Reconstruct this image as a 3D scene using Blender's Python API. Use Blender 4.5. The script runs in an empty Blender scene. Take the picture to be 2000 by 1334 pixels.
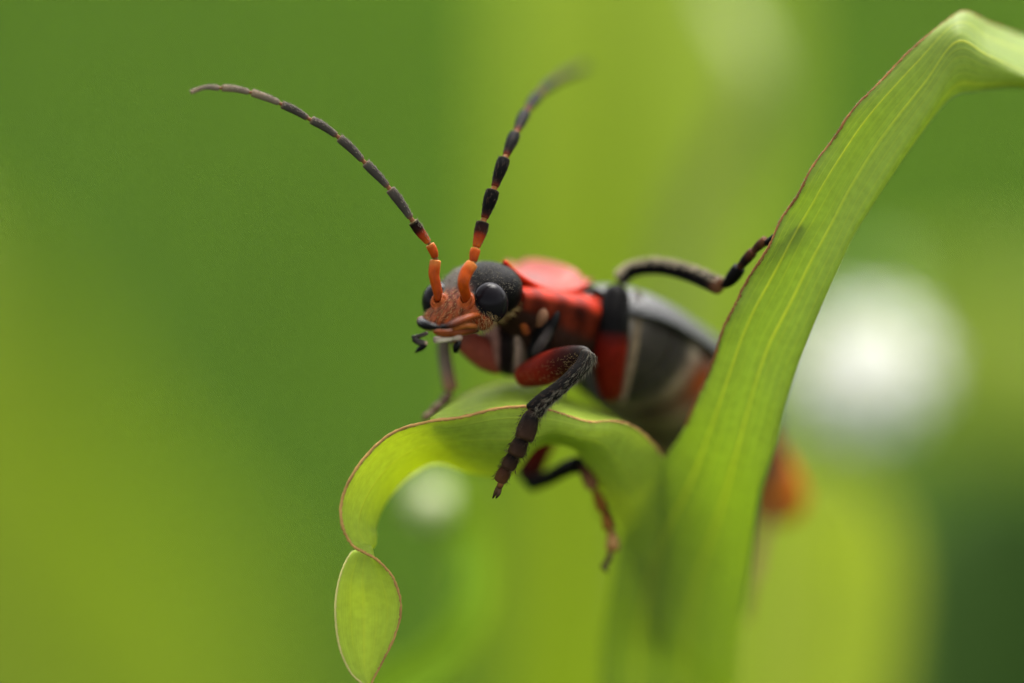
# Macro view of a soldier beetle on a curled leaf.  1 unit = 1 cm.
import bpy, math, random
import numpy as np
from mathutils import Vector, Matrix

random.seed(7)
rng = np.random.default_rng(7)
scene = bpy.context.scene
COL = scene.collection

# ------------------------------------------------------------------ camera
PITCH = math.radians(20.0)          # lens tipped down towards the meadow
DIST = 15.0                         # working distance of the macro lens
WIDTH = 2.2                         # width of the plane in focus
PX = WIDTH / 2000.0
cam_d = bpy.data.cameras.new("camera")
cam = bpy.data.objects.new("camera", cam_d)
COL.objects.link(cam)
cam_d.sensor_width = 36.0
cam_d.lens = 36.0 * DIST / WIDTH
cam_d.clip_start = 0.5
cam_d.clip_end = 60000.0
FWD = Vector((0, math.cos(PITCH), -math.sin(PITCH)))
RIGHT = Vector((1, 0, 0))
UPV = RIGHT.cross(FWD).normalized()
cam.location = -FWD * DIST
cam.rotation_euler = (math.radians(90) - PITCH, 0, 0)
cam_d.dof.use_dof = True
cam_d.dof.focus_distance = DIST
APERTURE = 1.25                     # pupil diameter, cm
cam_d.dof.aperture_fstop = (cam_d.lens * 1e-3) / APERTURE
scene.camera = cam

# ------------------------------------------------------------------ light
SUN_EL, SUN_AZ = math.radians(52), math.radians(20)
world = bpy.data.worlds.new("World")
scene.world = world
world.use_nodes = True
wn = world.node_tree
wn.nodes.clear()
sky = wn.nodes.new('ShaderNodeTexSky')
sky.sky_type = 'NISHITA'
sky.sun_disc = False
sky.sun_elevation = SUN_EL
sky.sun_rotation = SUN_AZ
sky.air_density = 1.0
sky.dust_density = 4.0
hsv = wn.nodes.new('ShaderNodeHueSaturation')
hsv.inputs['Saturation'].default_value = 0.25      # cloud cover greys the sky
bgn = wn.nodes.new('ShaderNodeBackground')
bgn.inputs['Strength'].default_value = 0.15
wo = wn.nodes.new('ShaderNodeOutputWorld')
wn.links.new(sky.outputs[0], hsv.inputs['Color'])
wn.links.new(hsv.outputs[0], bgn.inputs['Color'])
wn.links.new(bgn.outputs[0], wo.inputs[0])

sun_d = bpy.data.lights.new("sun", 'SUN')
sun_d.energy = 1.5
sun_d.angle = math.radians(35)
sun_d.color = (1.0, 0.96, 0.88)
sun = bpy.data.objects.new("sun", sun_d)
COL.objects.link(sun)
sdir = Vector((math.sin(SUN_AZ) * math.cos(SUN_EL), math.cos(SUN_AZ) * math.cos(SUN_EL), math.sin(SUN_EL)))
sun.rotation_euler = sdir.to_track_quat('Z', 'Y').to_euler()
sun.location = sdir * 50

vs = scene.view_settings
scene.display_settings.display_device = 'sRGB'
vs.view_transform = 'Standard'
vs.look = 'None'
vs.exposure = 1.9
vs.gamma = 1.0
vs.use_curve_mapping = False
scene.render.engine = 'CYCLES'
scene.cycles.use_denoising = True
scene.cycles.max_bounces = 5
scene.cycles.diffuse_bounces = 3
scene.cycles.glossy_bounces = 3
scene.cycles.transparent_max_bounces = 8
scene.unit_settings.scale_length = 0.01

# ------------------------------------------------------------------ helpers
DPX = DIST / PX
NPF, NPR, NPU = np.array(FWD), np.array(RIGHT), np.array(UPV)
CAMP = np.array(cam.location)


def P(q):
    """a point measured on the photograph (x, y) and its depth behind the plane in focus -> world, cm"""
    q = np.asarray(q, dtype=float)
    x, y, d = q[..., 0], q[..., 1], q[..., 2]
    k = (DPX + d) / DPX * PX
    return CAMP + (x - 1000)[..., None] * k[..., None] * NPR - (y - 667)[..., None] * k[..., None] * NPU \
        + ((DPX + d) * PX)[..., None] * NPF


WLOC = {}


def wloc(o):
    return WLOC.get(o.name, np.zeros(3)) if o is not None else np.zeros(3)


def tag(o, label=None, cat=None, group=None, kind=None):
    for k, v in (("label", label), ("category", cat), ("group", group), ("kind", kind)):
        if v:
            o[k] = v
    return o


def empty(name, loc, parent=None):
    o = bpy.data.objects.new(name, None)
    COL.objects.link(o)
    loc = np.asarray(loc, float)
    o.location = loc - wloc(parent)
    o.empty_display_size = 0.05
    if parent:
        o.parent = parent
    WLOC[o.name] = loc
    return o


def mesh(name, verts, faces, mat, parent=None, smooth=True, col=None, uv=None, origin=None, solid=0):
    """verts in world cm"""
    verts = np.asarray(verts, float)
    c = verts.mean(axis=0) if origin is None else np.asarray(origin, float)
    me = bpy.data.meshes.new(name)
    me.from_pydata((verts - c).tolist(), [], [tuple(int(i) for i in f) for f in faces])
    if smooth:
        me.polygons.foreach_set('use_smooth', [True] * len(me.polygons))
    if col is not None:
        a = me.color_attributes.new('Col', 'FLOAT_COLOR', 'POINT')
        c4 = np.ones((len(verts), 4), np.float32)
        c4[:, :3] = col
        a.data.foreach_set('color', c4.ravel())
    if uv is not None:
        l = me.uv_layers.new(name='UVMap')
        idx = np.zeros(len(me.loops), np.int32)
        me.loops.foreach_get('vertex_index', idx)
        l.data.foreach_set('uv', np.asarray(uv, np.float32)[idx].ravel())
    me.materials.append(mat)
    me.update()
    o = bpy.data.objects.new(name, me)
    COL.objects.link(o)
    o.location = c - wloc(parent)
    if parent:
        o.parent = parent
    WLOC[o.name] = c
    if solid:
        m = o.modifiers.new('thick', 'SOLIDIFY')
        m.thickness = solid
        m.offset = 0
    return o


def catmull(pts, n):
    """n samples along a centripetal-ish Catmull-Rom through pts (any dimension), uniform in index"""
    p = np.asarray(pts, float)
    m = len(p)
    if m == 2:
        t = np.linspace(0, 1, n)[:, None]
        return p[0] * (1 - t) + p[1] * t
    pe = np.concatenate([2 * p[:1] - p[1:2], p, 2 * p[-1:] - p[-2:-1]])
    t = np.linspace(0, m - 1, n)
    i = np.minimum(t.astype(int), m - 2)
    f = (t - i).reshape((-1,) + (1,) * (p.ndim - 1))
    p0, p1, p2, p3 = pe[i], pe[i + 1], pe[i + 2], pe[i + 3]
    return 0.5 * (2 * p1 + (p2 - p0) * f + (2 * p0 - 5 * p1 + 4 * p2 - p3) * f ** 2 + (3 * p1 - p0 - 3 * p2 + p3) * f ** 3)


def frames(c):
    """tangent / normal / binormal along a sampled curve, minimal twist"""
    t = np.gradient(c, axis=0)
    t /= np.linalg.norm(t, axis=1)[:, None] + 1e-12
    n = np.zeros_like(t)
    a = np.array([0, 0, -1.0])
    if abs(t[0] @ a) > .9:
        a = np.array([0, -1.0, 0])
    v = a - t[0] * (a @ t[0])
    n[0] = v / np.linalg.norm(v)
    for i in range(1, len(c)):
        v = n[i - 1] - t[i] * (n[i - 1] @ t[i])
        n[i] = v / np.linalg.norm(v)
    return t, n, np.cross(t, n)


def tube(pts, radii, n=20, seg=14, flat=1.0, cap=0.12, rough=0.0):
    """swept tube in photo space; radii are control values spread evenly; returns verts(photo), faces, t"""
    c = catmull(pts, n)
    r = catmull(np.asarray(radii, float)[:, None], n)[:, 0]
    s = np.r_[0, np.cumsum(np.linalg.norm(np.diff(c, axis=0), axis=1))]
    s /= s[-1]
    if cap:
        # extra rings close to both ends to round them
        e = np.array([0, .02, .08, .2, .4, .7]) * cap
        ss = np.unique(np.r_[e, s[(s > cap * .8) & (s < 1 - cap * .8)], 1 - e])
        c = np.stack([np.interp(ss, s, c[:, k]) for k in range(3)], 1)
        r = np.interp(ss, s, r)
        edge = np.minimum(ss, 1 - ss)
        q = np.clip(edge / (cap * .8), 0, 1)
        r = r * np.sqrt(np.clip(1 - (1 - q) ** 2, 0.004, 1))
        s = ss
    t, nn, b = frames(c)
    a = np.linspace(0, 2 * np.pi, seg, endpoint=False)
    V = c[:, None] + r[:, None, None] * (np.cos(a)[None, :, None] * nn[:, None] + flat * np.sin(a)[None, :, None] * b[:, None])
    if rough:
        V = V + rng.normal(0, rough, V.shape)
    m = len(c)
    F = []
    for i in range(m - 1):
        for j in range(seg):
            k = (j + 1) % seg
            F.append((i * seg + j, i * seg + k, (i + 1) * seg + k, (i + 1) * seg + j))
    F.append(tuple(range(seg))[::-1])
    F.append(tuple((m - 1) * seg + j for j in range(seg)))
    return V.reshape(-1, 3), F, np.repeat(s, seg)


def mixcol(t, stops):
    """colour along t from [(t, rgb), ...]"""
    ts = [s[0] for s in stops]
    cs = np.array([s[1] for s in stops])
    return np.stack([np.interp(t, ts, cs[:, k]) for k in range(3)], -1)


def sheet(rows, nu, nv):
    """rows[i][j] control points (photo space) -> smooth grid, uv (u along rows, v across)"""
    g = np.asarray(rows, float)
    g = catmull(g, nu)
    g = np.swapaxes(catmull(np.swapaxes(g, 0, 1), nv), 0, 1)
    F = [(i * nv + j, i * nv + j + 1, (i + 1) * nv + j + 1, (i + 1) * nv + j) for i in range(nu - 1) for j in range(nv - 1)]
    uu, vv = np.meshgrid(np.linspace(0, 1, nu), np.linspace(0, 1, nv), indexing='ij')
    return g, F, np.stack([uu.ravel(), vv.ravel()], -1)


def surface_nets(F, org, h):
    """iso-surface 0 of the scalar grid F"""
    nx, ny, nz = F.shape
    S = F < 0
    offs = [(i, j, k) for i in (0, 1) for j in (0, 1) for k in (0, 1)]
    cnt = sum(S[i:nx - 1 + i, j:ny - 1 + j, k:nz - 1 + k].astype(np.int8) for i, j, k in offs)
    act = (cnt > 0) & (cnt < 8)
    ci = np.argwhere(act)
    idx = -np.ones(act.shape, np.int64)
    idx[act] = np.arange(len(ci))
    acc = np.zeros((len(ci), 3))
    num = np.zeros(len(ci))
    for a in offs:
        for ax in range(3):
            if a[ax]:
                continue
            b = list(a)
            b[ax] = 1
            fa = F[ci[:, 0] + a[0], ci[:, 1] + a[1], ci[:, 2] + a[2]]
            fb = F[ci[:, 0] + b[0], ci[:, 1] + b[1], ci[:, 2] + b[2]]
            m = (fa < 0) != (fb < 0)
            w = np.where(m, fa / np.where(m, fa - fb, 1), 0)
            p = np.tile(np.array(a, float), (len(ci), 1))
            p[:, ax] += w
            acc[m] += p[m]
            num[m] += 1
    V = (ci + acc / num[:, None]) * h + org
    Q = []
    for ax in range(3):
        o1, o2 = [(1, 2), (2, 0), (0, 1)][ax]
        sl0 = [slice(None)] * 3
        sl1 = [slice(None)] * 3
        sl0[ax] = slice(0, -1)
        sl1[ax] = slice(1, None)
        e = S[tuple(sl0)] != S[tuple(sl1)]
        for q in np.argwhere(e):
            if q[o1] == 0 or q[o2] == 0 or q[o1] >= F.shape[o1] - 1 or q[o2] >= F.shape[o2] - 1:
                continue
            ids = []
            for da, db in ((0, 0), (-1, 0), (-1, -1), (0, -1)):
                c = q.copy()
                c[o1] += da
                c[o2] += db
                ids.append(idx[c[0], c[1], c[2]])
            inside = S[q[0], q[1], q[2]]
            Q.append(ids if inside else ids[::-1])
    return V, Q


def smin(a, b, k):
    h = np.clip(.5 + .5 * (b - a) / k, 0, 1)
    return b * (1 - h) + a * h - k * h * (1 - h)


def unit(v):
    v = np.asarray(v, float)
    return v / np.linalg.norm(v)


def sd_ell(X, c, R, r):
    """approximate distance to an ellipsoid; R rows are its axes"""
    q = (X - np.asarray(c, np.float32)) @ np.asarray(R, np.float32).T
    r = np.asarray(r, np.float32)
    k0 = np.sqrt(((q / r) ** 2).sum(-1))
    k1 = np.sqrt(((q / (r * r)) ** 2).sum(-1)) + 1e-9
    return k0 * (k0 - 1) / k1


def sd_cone(X, a, b, ra, rb):
    a, b = np.asarray(a, np.float32), np.asarray(b, np.float32)
    ab = b - a
    t = np.clip(((X - a) @ ab) / (ab @ ab), 0, 1)
    return np.sqrt(((X - a - t[..., None] * ab) ** 2).sum(-1)) - (ra + (rb - ra) * t)


def grid(lo, hi, h):
    ax = [np.arange(l, u, h, dtype=np.float32) for l, u in zip(lo, hi)]
    return np.stack(np.meshgrid(*ax, indexing='ij'), -1)


def hairs(name, roots, dirs, lens, rad, mat, parent, curl=0.25):
    """many fine tapering bristles as one part; roots, dirs, lens in photo space"""
    V, F = [], []
    for p, d, L in zip(roots, dirs, lens):
        d = unit(d)
        a = unit(np.cross(d, rng.normal(size=3)))
        b = np.cross(d, a)
        bend = a * L * rng.uniform(-curl, curl) + b * L * rng.uniform(-curl, curl)
        base = len(V)
        for t, rr in ((0, 1), (.5, .8)):
            c = p + d * L * t + bend * t * t
            for k in range(3):
                an = k * 2.0944
                V.append(c + rad * rr * (math.cos(an) * a + math.sin(an) * b))
        V.append(p + d * L + bend)
        for k in range(3):
            m = (k + 1) % 3
            F.append((base + k, base + m, base + 3 + m, base + 3 + k))
            F.append((base + 3 + k, base + 3 + m, base + 6))
    o = mesh(name, P(np.array(V)), F, mat, parent)
    o["kind"] = "stuff"
    return o


# ------------------------------------------------------------------ materials
def newmat(name):
    m = bpy.data.materials.new(name)
    m.use_nodes = True
    nt = m.node_tree
    for n in list(nt.nodes):
        nt.nodes.remove(n)
    return m, nt, nt.nodes, nt.links


def chitin(name, rough=0.35, spec=0.5, sheen=0.25, bump=0.25, scale=420, coat=0.0, sss=0.0, var=0.35, sheen_col=(.75, .72, .68)):
    """insect cuticle; colour from the point attribute, broken up by noise"""
    m, nt, N, L = newmat(name)
    out = N.new('ShaderNodeOutputMaterial')
    p = N.new('ShaderNodeBsdfPrincipled')
    at = N.new('ShaderNodeAttribute')
    at.attribute_name = 'Col'
    tc = N.new('ShaderNodeTexCoord')
    nz = N.new('ShaderNodeTexNoise')
    nz.inputs['Scale'].default_value = scale * .12
    nz.inputs['Detail'].default_value = 5
    mr = N.new('ShaderNodeMapRange')
    mr.inputs[3].default_value = 1 - var
    mr.inputs[4].default_value = 1 + var
    mul = N.new('ShaderNodeMix')
    mul.data_type = 'RGBA'
    mul.blend_type = 'MULTIPLY'
    mul.inputs[0].default_value = 1
    L.new(tc.outputs['Object'], nz.inputs['Vector'])
    L.new(nz.outputs['Fac'], mr.inputs[0])
    L.new(at.outputs['Color'], mul.inputs[6])
    L.new(mr.outputs[0], mul.inputs[7])
    L.new(mul.outputs[2], p.inputs['Base Color'])
    vo = N.new('ShaderNodeTexVoronoi')
    vo.inputs['Scale'].default_value = scale
    n2 = N.new('ShaderNodeTexNoise')
    n2.inputs['Scale'].default_value = scale * .5
    n2.inputs['Detail'].default_value = 3
    ad = N.new('ShaderNodeMath')
    ad.operation = 'ADD'
    bp = N.new('ShaderNodeBump')
    bp.inputs['Strength'].default_value = bump
    bp.inputs['Distance'].default_value = 0.002
    L.new(tc.outputs['Object'], vo.inputs['Vector'])
    L.new(tc.outputs['Object'], n2.inputs['Vector'])
    L.new(vo.outputs['Distance'], ad.inputs[0])
    L.new(n2.outputs['Fac'], ad.inputs[1])
    L.new(ad.outputs[0], bp.inputs['Height'])
    L.new(bp.outputs[0], p.inputs['Normal'])
    r2 = N.new('ShaderNodeMapRange')
    r2.inputs[3].default_value = max(.05, rough - .1)
    r2.inputs[4].default_value = rough + .12
    L.new(n2.outputs['Fac'], r2.inputs[0])
    L.new(r2.outputs[0], p.inputs['Roughness'])
    p.inputs['Specular IOR Level'].default_value = spec
    p.inputs['Sheen Weight'].default_value = sheen
    p.inputs['Sheen Roughness'].default_value = .4
    p.inputs['Sheen Tint'].default_value = (*sheen_col, 1)
    p.inputs['Coat Weight'].default_value = coat
    p.inputs['Coat Roughness'].default_value = .12
    if sss:
        p.inputs['Subsurface Weight'].default_value = sss
        p.inputs['Subsurface Radius'].default_value = (1, .35, .15)
        p.inputs['Subsurface Scale'].default_value = .02
    L.new(p.outputs[0], out.inputs[0])
    return m


def leafmat(name, base, trans, vein, veins=((.2, .02, .6), (.5, .02, .6), (.8, .02, .6)), rough=0.42, tmix=0.5, spec=0.5, mottled=0.2, streak=40):
    """blade with parallel veins running along u; v goes across"""
    m, nt, N, L = newmat(name)
    out = N.new('ShaderNodeOutputMaterial')
    uv = N.new('ShaderNodeUVMap')
    sp = N.new('ShaderNodeSeparateXYZ')
    L.new(uv.outputs[0], sp.inputs[0])
    nz = N.new('ShaderNodeTexNoise')
    nz.inputs['Scale'].default_value = 3.0
    nz.inputs['Detail'].default_value = 4
    L.new(uv.outputs[0], nz.inputs['Vector'])

    def math_(op, a, b=None):
        n = N.new('ShaderNodeMath')
        n.operation = op
        for i, s in enumerate((a, b)):
            if s is None:
                continue
            if isinstance(s, (int, float)):
                n.inputs[i].default_value = s
            else:
                L.new(s, n.inputs[i])
        return n.outputs[0]
    wob = math_('MULTIPLY', math_('SUBTRACT', nz.outputs['Fac'], .5), .045)
    v = math_('ADD', sp.outputs['Y'], wob)
    # main veins: (place across the blade, half width, strength)
    vm = None
    for vp, vw, vs_ in veins:
        dm = math_('ABSOLUTE', math_('SUBTRACT', v, vp))
        mm = N.new('ShaderNodeMapRange')
        mm.interpolation_type = 'SMOOTHSTEP'
        mm.inputs[1].default_value = 0
        mm.inputs[2].default_value = vw
        mm.inputs[3].default_value = vs_
        mm.inputs[4].default_value = 0
        L.new(dm, mm.inputs[0])
        vm = mm.outputs[0] if vm is None else math_('MAXIMUM', vm, mm.outputs[0])
    nf = N.new('ShaderNodeTexNoise')
    nf.inputs['Scale'].default_value = 7.0
    nf.inputs['Detail'].default_value = 2
    L.new(uv.outputs[0], nf.inputs['Vector'])
    fm = N.new('ShaderNodeMapRange')
    fm.inputs[1].default_value = .36
    fm.inputs[2].default_value = .6
    fm.inputs[3].default_value = .5
    fm.inputs[4].default_value = 1
    L.new(nf.outputs['Fac'], fm.inputs[0])
    vm = math_('MULTIPLY', vm, fm.outputs[0])
    # fine secondary veins
    mp = N.new('ShaderNodeMapping')
    mp.inputs['Scale'].default_value = (2.5, streak * 2, 1)
    L.new(uv.outputs[0], mp.inputs['Vector'])
    st = N.new('ShaderNodeTexNoise')
    st.inputs['Scale'].default_value = 1
    st.inputs['Detail'].default_value = 4
    L.new(mp.outputs[0], st.inputs['Vector'])
    tc = N.new('ShaderNodeTexCoord')
    cell = N.new('ShaderNodeTexNoise')
    cell.inputs['Scale'].default_value = 60
    cell.inputs['Detail'].default_value = 6
    L.new(tc.outputs['Object'], cell.inputs['Vector'])
    br = math_('ADD', math_('MULTIPLY', st.outputs['Fac'], .7), math_('MULTIPLY', cell.outputs['Fac'], .5))
    rm = N.new('ShaderNodeMapRange')
    rm.inputs[1].default_value = .35
    rm.inputs[2].default_value = .85
    rm.inputs[3].default_value = 1 - mottled
    rm.inputs[4].default_value = 1 + mottled
    L.new(br, rm.inputs[0])

    def tone(c):
        a = N.new('ShaderNodeMix')
        a.data_type = 'RGBA'
        a.blend_type = 'MULTIPLY'
        a.inputs[0].default_value = 1
        a.inputs[6].default_value = (*c, 1)
        L.new(rm.outputs[0], a.inputs[7])
        b = N.new('ShaderNodeMix')
        b.data_type = 'RGBA'
        L.new(math_('MULTIPLY', vm, .75), b.inputs[0])
        L.new(a.outputs[2], b.inputs[6])
        b.inputs[7].default_value = (*vein, 1)
        return b.outputs[2]
    bp = N.new('ShaderNodeBump')
    bp.inputs['Strength'].default_value = .35
    bp.inputs['Distance'].default_value = .004
    L.new(math_('ADD', vm, math_('MULTIPLY', br, .8)), bp.inputs['Height'])
    p = N.new('ShaderNodeBsdfPrincipled')
    L.new(tone(base), p.inputs['Base Color'])
    p.inputs['Roughness'].default_value = rough
    p.inputs['Specular IOR Level'].default_value = spec
    L.new(bp.outputs[0], p.inputs['Normal'])
    tr = N.new('ShaderNodeBsdfTranslucent')
    L.new(tone(trans), tr.inputs['Color'])
    L.new(bp.outputs[0], tr.inputs['Normal'])
    mx = N.new('ShaderNodeMixShader')
    mx.inputs[0].default_value = tmix
    L.new(p.outputs[0], mx.inputs[1])
    L.new(tr.outputs[0], mx.inputs[2])
    L.new(mx.outputs[0], out.inputs[0])
    return m


def plain(name, col, rough=.5, spec=.4, trans=None, tmix=.4, scale=8, var=.25, sheen=0, coat=0):
    m, nt, N, L = newmat(name)
    out = N.new('ShaderNodeOutputMaterial')
    p = N.new('ShaderNodeBsdfPrincipled')
    tc = N.new('ShaderNodeTexCoord')
    nz = N.new('ShaderNodeTexNoise')
    nz.inputs['Scale'].default_value = scale
    nz.inputs['Detail'].default_value = 5
    L.new(tc.outputs['Object'], nz.inputs['Vector'])
    cr = N.new('ShaderNodeMix')
    cr.data_type = 'RGBA'
    cr.inputs[6].default_value = (*[c * (1 - var) for c in col], 1)
    cr.inputs[7].default_value = (*[min(1, c * (1 + var)) for c in col], 1)
    L.new(nz.outputs['Fac'], cr.inputs[0])
    L.new(cr.outputs[2], p.inputs['Base Color'])
    p.inputs['Roughness'].default_value = rough
    p.inputs['Specular IOR Level'].default_value = spec
    p.inputs['Sheen Weight'].default_value = sheen
    p.inputs['Coat Weight'].default_value = coat
    if trans:
        t = N.new('ShaderNodeBsdfTranslucent')
        t.inputs[0].default_value = (*trans, 1)
        mx = N.new('ShaderNodeMixShader')
        mx.inputs[0].default_value = tmix
        L.new(p.outputs[0], mx.inputs[1])
        L.new(t.outputs[0], mx.inputs[2])
        L.new(mx.outputs[0], out.inputs[0])
    else:
        L.new(p.outputs[0], out.inputs[0])
    return m


M_LEAF = leafmat('leaf_blade', (.21, .285, .05), (.40, .51, .055), (.72, .70, .05),
                 veins=((.11, .012, .35), (.19, .010, .25), (.28, .016, .75), (.50, .018, .75), (.62, .012, .2), (.87, .06, .45), (.36, .008, .3), (.43, .008, .25), (.56, .008, .3), (.69, .009, .3), (.76, .008, .25)), spec=.2, mottled=.22, streak=75)
M_CURL = leafmat('curled_leaf_blade', (.34, .45, .07), (.60, .66, .045), (.60, .62, .06),
                 veins=((.2, .02, .4), (.38, .015, .35), (.55, .03, .6), (.75, .02, .4)), tmix=.55, spec=.02)
M_BACK = leafmat('far_leaf_blade', (.24, .32, .028), (.53, .63, .02), (.5, .56, .03), tmix=.55, spec=.15, rough=.6)
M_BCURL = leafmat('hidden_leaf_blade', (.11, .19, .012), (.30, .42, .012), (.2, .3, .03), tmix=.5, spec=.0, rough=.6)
M_LIME = leafmat('lime_leaf_blade', (.34, .40, .06), (.64, .72, .08), (.6, .6, .08), tmix=.55, spec=.2, rough=.6)
M_GLINT = leafmat('leaf_glint_patch', (.44, .49, .24), (.44, .49, .22), (.5, .54, .3), tmix=.4, spec=.3)  # whitish colour painted as a glint on the coiled blade
M_SKYSHEEN = leafmat('sky_sheen_blade', (.25, .30, .085), (.40, .47, .08), (.5, .56, .14), tmix=.4, rough=.5, spec=.3)  # pale colour carries the sky reflected off a leaf fold
M_OLIVE = leafmat('olive_leaf_blade', (.22, .28, .025), (.42, .52, .025), (.3, .38, .03), spec=.15, rough=.6)
M_SHADE = leafmat('shade_leaf_blade', (.045, .09, .016), (.07, .14, .016), (.04, .08, .02), tmix=.3, spec=.08, rough=.7)  # deep shade low at the side is put into this dark colour
M_RIM = plain('leaf_margin', (.20, .085, .026), .7, .1, scale=22, var=.85)
M_RIMT = plain('tan_leaf_margin', (.31, .17, .05), .7, .1, scale=18, var=.8)
M_RIMG = plain('pale_leaf_margin', (.36, .32, .09), .6, .3, scale=30, var=.3)
M_STEM = plain('stem', (.14, .24, .03), .5, .4, scale=5)
M_BLACK = chitin('black_cuticle', .40, .02, .004, .3, 500, sheen_col=(.7, .62, .5))
M_SHINY = chitin('glossy_cuticle', .25, .045, .0, .15, 500)
M_RED = chitin('red_cuticle', .40, .03, .0, .2, 420, sss=.1, var=.5)
M_ORANGE = chitin('orange_cuticle', .30, .06, .0, .2, 620, sss=.08, var=.5)
M_HEAD = chitin('body_cuticle', .30, .02, .0015, .4, 420, sss=.04, var=.6)
M_EYE = chitin('compound_eye', .15, .05, .0, .06, 900, var=.1)
M_PRON = chitin('pronotum_cuticle', .34, .07, .0, .12, 200, sss=.05)
M_ELY = chitin('wing_case', .36, .22, .03, .8, 160, var=.7, sheen_col=(.8, .8, .72))
M_HAIR = plain('pale_hair', (.30, .20, .08), .5, .1, trans=(.3, .2, .08), tmix=.3)
M_SHEENHAIR = plain('sheen_hair', (.36, .30, .20), .5, .1)  # hairs coloured pale for the sky highlight along the middle tibia
M_BHAIR = plain('brown_hair', (.05, .025, .012), .5, .2)
M_GREYHAIR = plain('grey_hair', (.24, .21, .15), .5, .1, trans=(.24, .21, .15), tmix=.3)
M_WHITE = plain('white_petal', (.82, .82, .76), .6, .3, trans=(.8, .8, .72), tmix=.4, var=.05)
M_YELLOW = plain('flower_centre', (.62, .6, .25), .7, .3, scale=40)
M_GRASS = plain('meadow_grass', (.064, .125, .018), .55, .25, trans=(.106, .205, .015), tmix=.4, scale=.08, var=.5)
M_GROUND = plain('meadow_soil', (.045, .072, .016), .95, .1, scale=.05, var=.5)

BLACK = (.003, .0026, .0024)
GREYB = (.055, .05, .048)
DRED = (.085, .007, .004)
RED = (.30, .016, .004)
ORANGE = (.52, .13, .018)
DORANGE = (.36, .075, .014)
BROWN = (.20, .065, .025)
TAN = (.38, .26, .16)

# ------------------------------------------------------------------ ground and meadow
GZ = -40.0
n = 60
ax = np.sign(np.linspace(-1, 1, n)) * (np.abs(np.linspace(-1, 1, n)) ** 3) * 30000
gx, gy = np.meshgrid(ax, ax, indexing='ij')
gz = GZ + 1.2 * np.sin(gx * .05) * np.cos(gy * .043)
gF = [(i * n + j, (i + 1) * n + j, (i + 1) * n + j + 1, i * n + j + 1) for i in range(n - 1) for j in range(n - 1)]
g = mesh('ground', np.stack([gx.ravel(), gy.ravel(), gz.ravel()], -1), gF, M_GROUND, origin=(0, 0, GZ))
tag(g, 'green meadow soil under the grass', 'ground', kind='structure')

nb = 36000
bx = rng.uniform(-90, 90, nb)
by = rng.uniform(-70, 320, nb)
keep = (np.abs(bx) < 25 + .3 * (by + 70)) & ~((by < 12) & (by > -30) & (np.abs(bx) < 8))
bx, by = bx[keep], by[keep]
nb = len(bx)
bh = rng.uniform(6, 17, nb)
bw = rng.uniform(.25, .55, nb)
th = rng.uniform(0, 2 * np.pi, nb)
ln = rng.uniform(.1, .7, nb) * bh
la = rng.uniform(0, 2 * np.pi, nb)
base = np.stack([bx, by, np.full(nb, GZ - 1.0)], -1)
wv = np.stack([np.cos(th), np.sin(th), np.zeros(nb)], -1) * bw[:, None]
lv = np.stack([np.cos(la) * ln, np.sin(la) * ln, np.zeros(nb)], -1)
up = np.zeros((nb, 3))
up[:, 2] = bh
GV = np.stack([base - wv, base + wv, base - wv * .8 + up * .6 + lv * .35, base + wv * .8 + up * .6 + lv * .35, base + up + lv], 1)
idx = np.arange(nb)[:, None] * 5
GF = [tuple(f) for f in (idx + np.array([0, 1, 3, 2])).tolist()] + [tuple(f) for f in (idx + np.array([2, 3, 4])).tolist()]
gr = mesh('meadow_grass', GV.reshape(-1, 3), GF, M_GRASS, origin=(0, 0, GZ))
tag(gr, 'soft blurred dark green grass of the meadow far behind', 'grass', kind='stuff')


def ground_under(p):
    return np.array([p[0], p[1], GZ - .5])


def stem_to_ground(name, top, parent, r=.12, dx=0, dy=0, mat=None):
    a = np.asarray(top, float)
    b = ground_under(a) + np.array([dx, dy, 0])
    mid = a * .5 + b * .5 + np.array([dx * -.2, dy * .3, 0])
    V, F, t = tube([a, mid, b], [r, r * 1.15, r * 1.4], n=12, seg=10, cap=0)
    return mesh(name, V, F, mat or M_STEM, parent)


# ------------------------------------------------------------------ the plant the beetle climbs
plant = empty('broad_leaf_plant', ground_under(P((1300, 3600, 320))))
tag(plant, 'broad green leaf plant with one arching blade and one curled blade under the beetle', 'plant')

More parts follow.
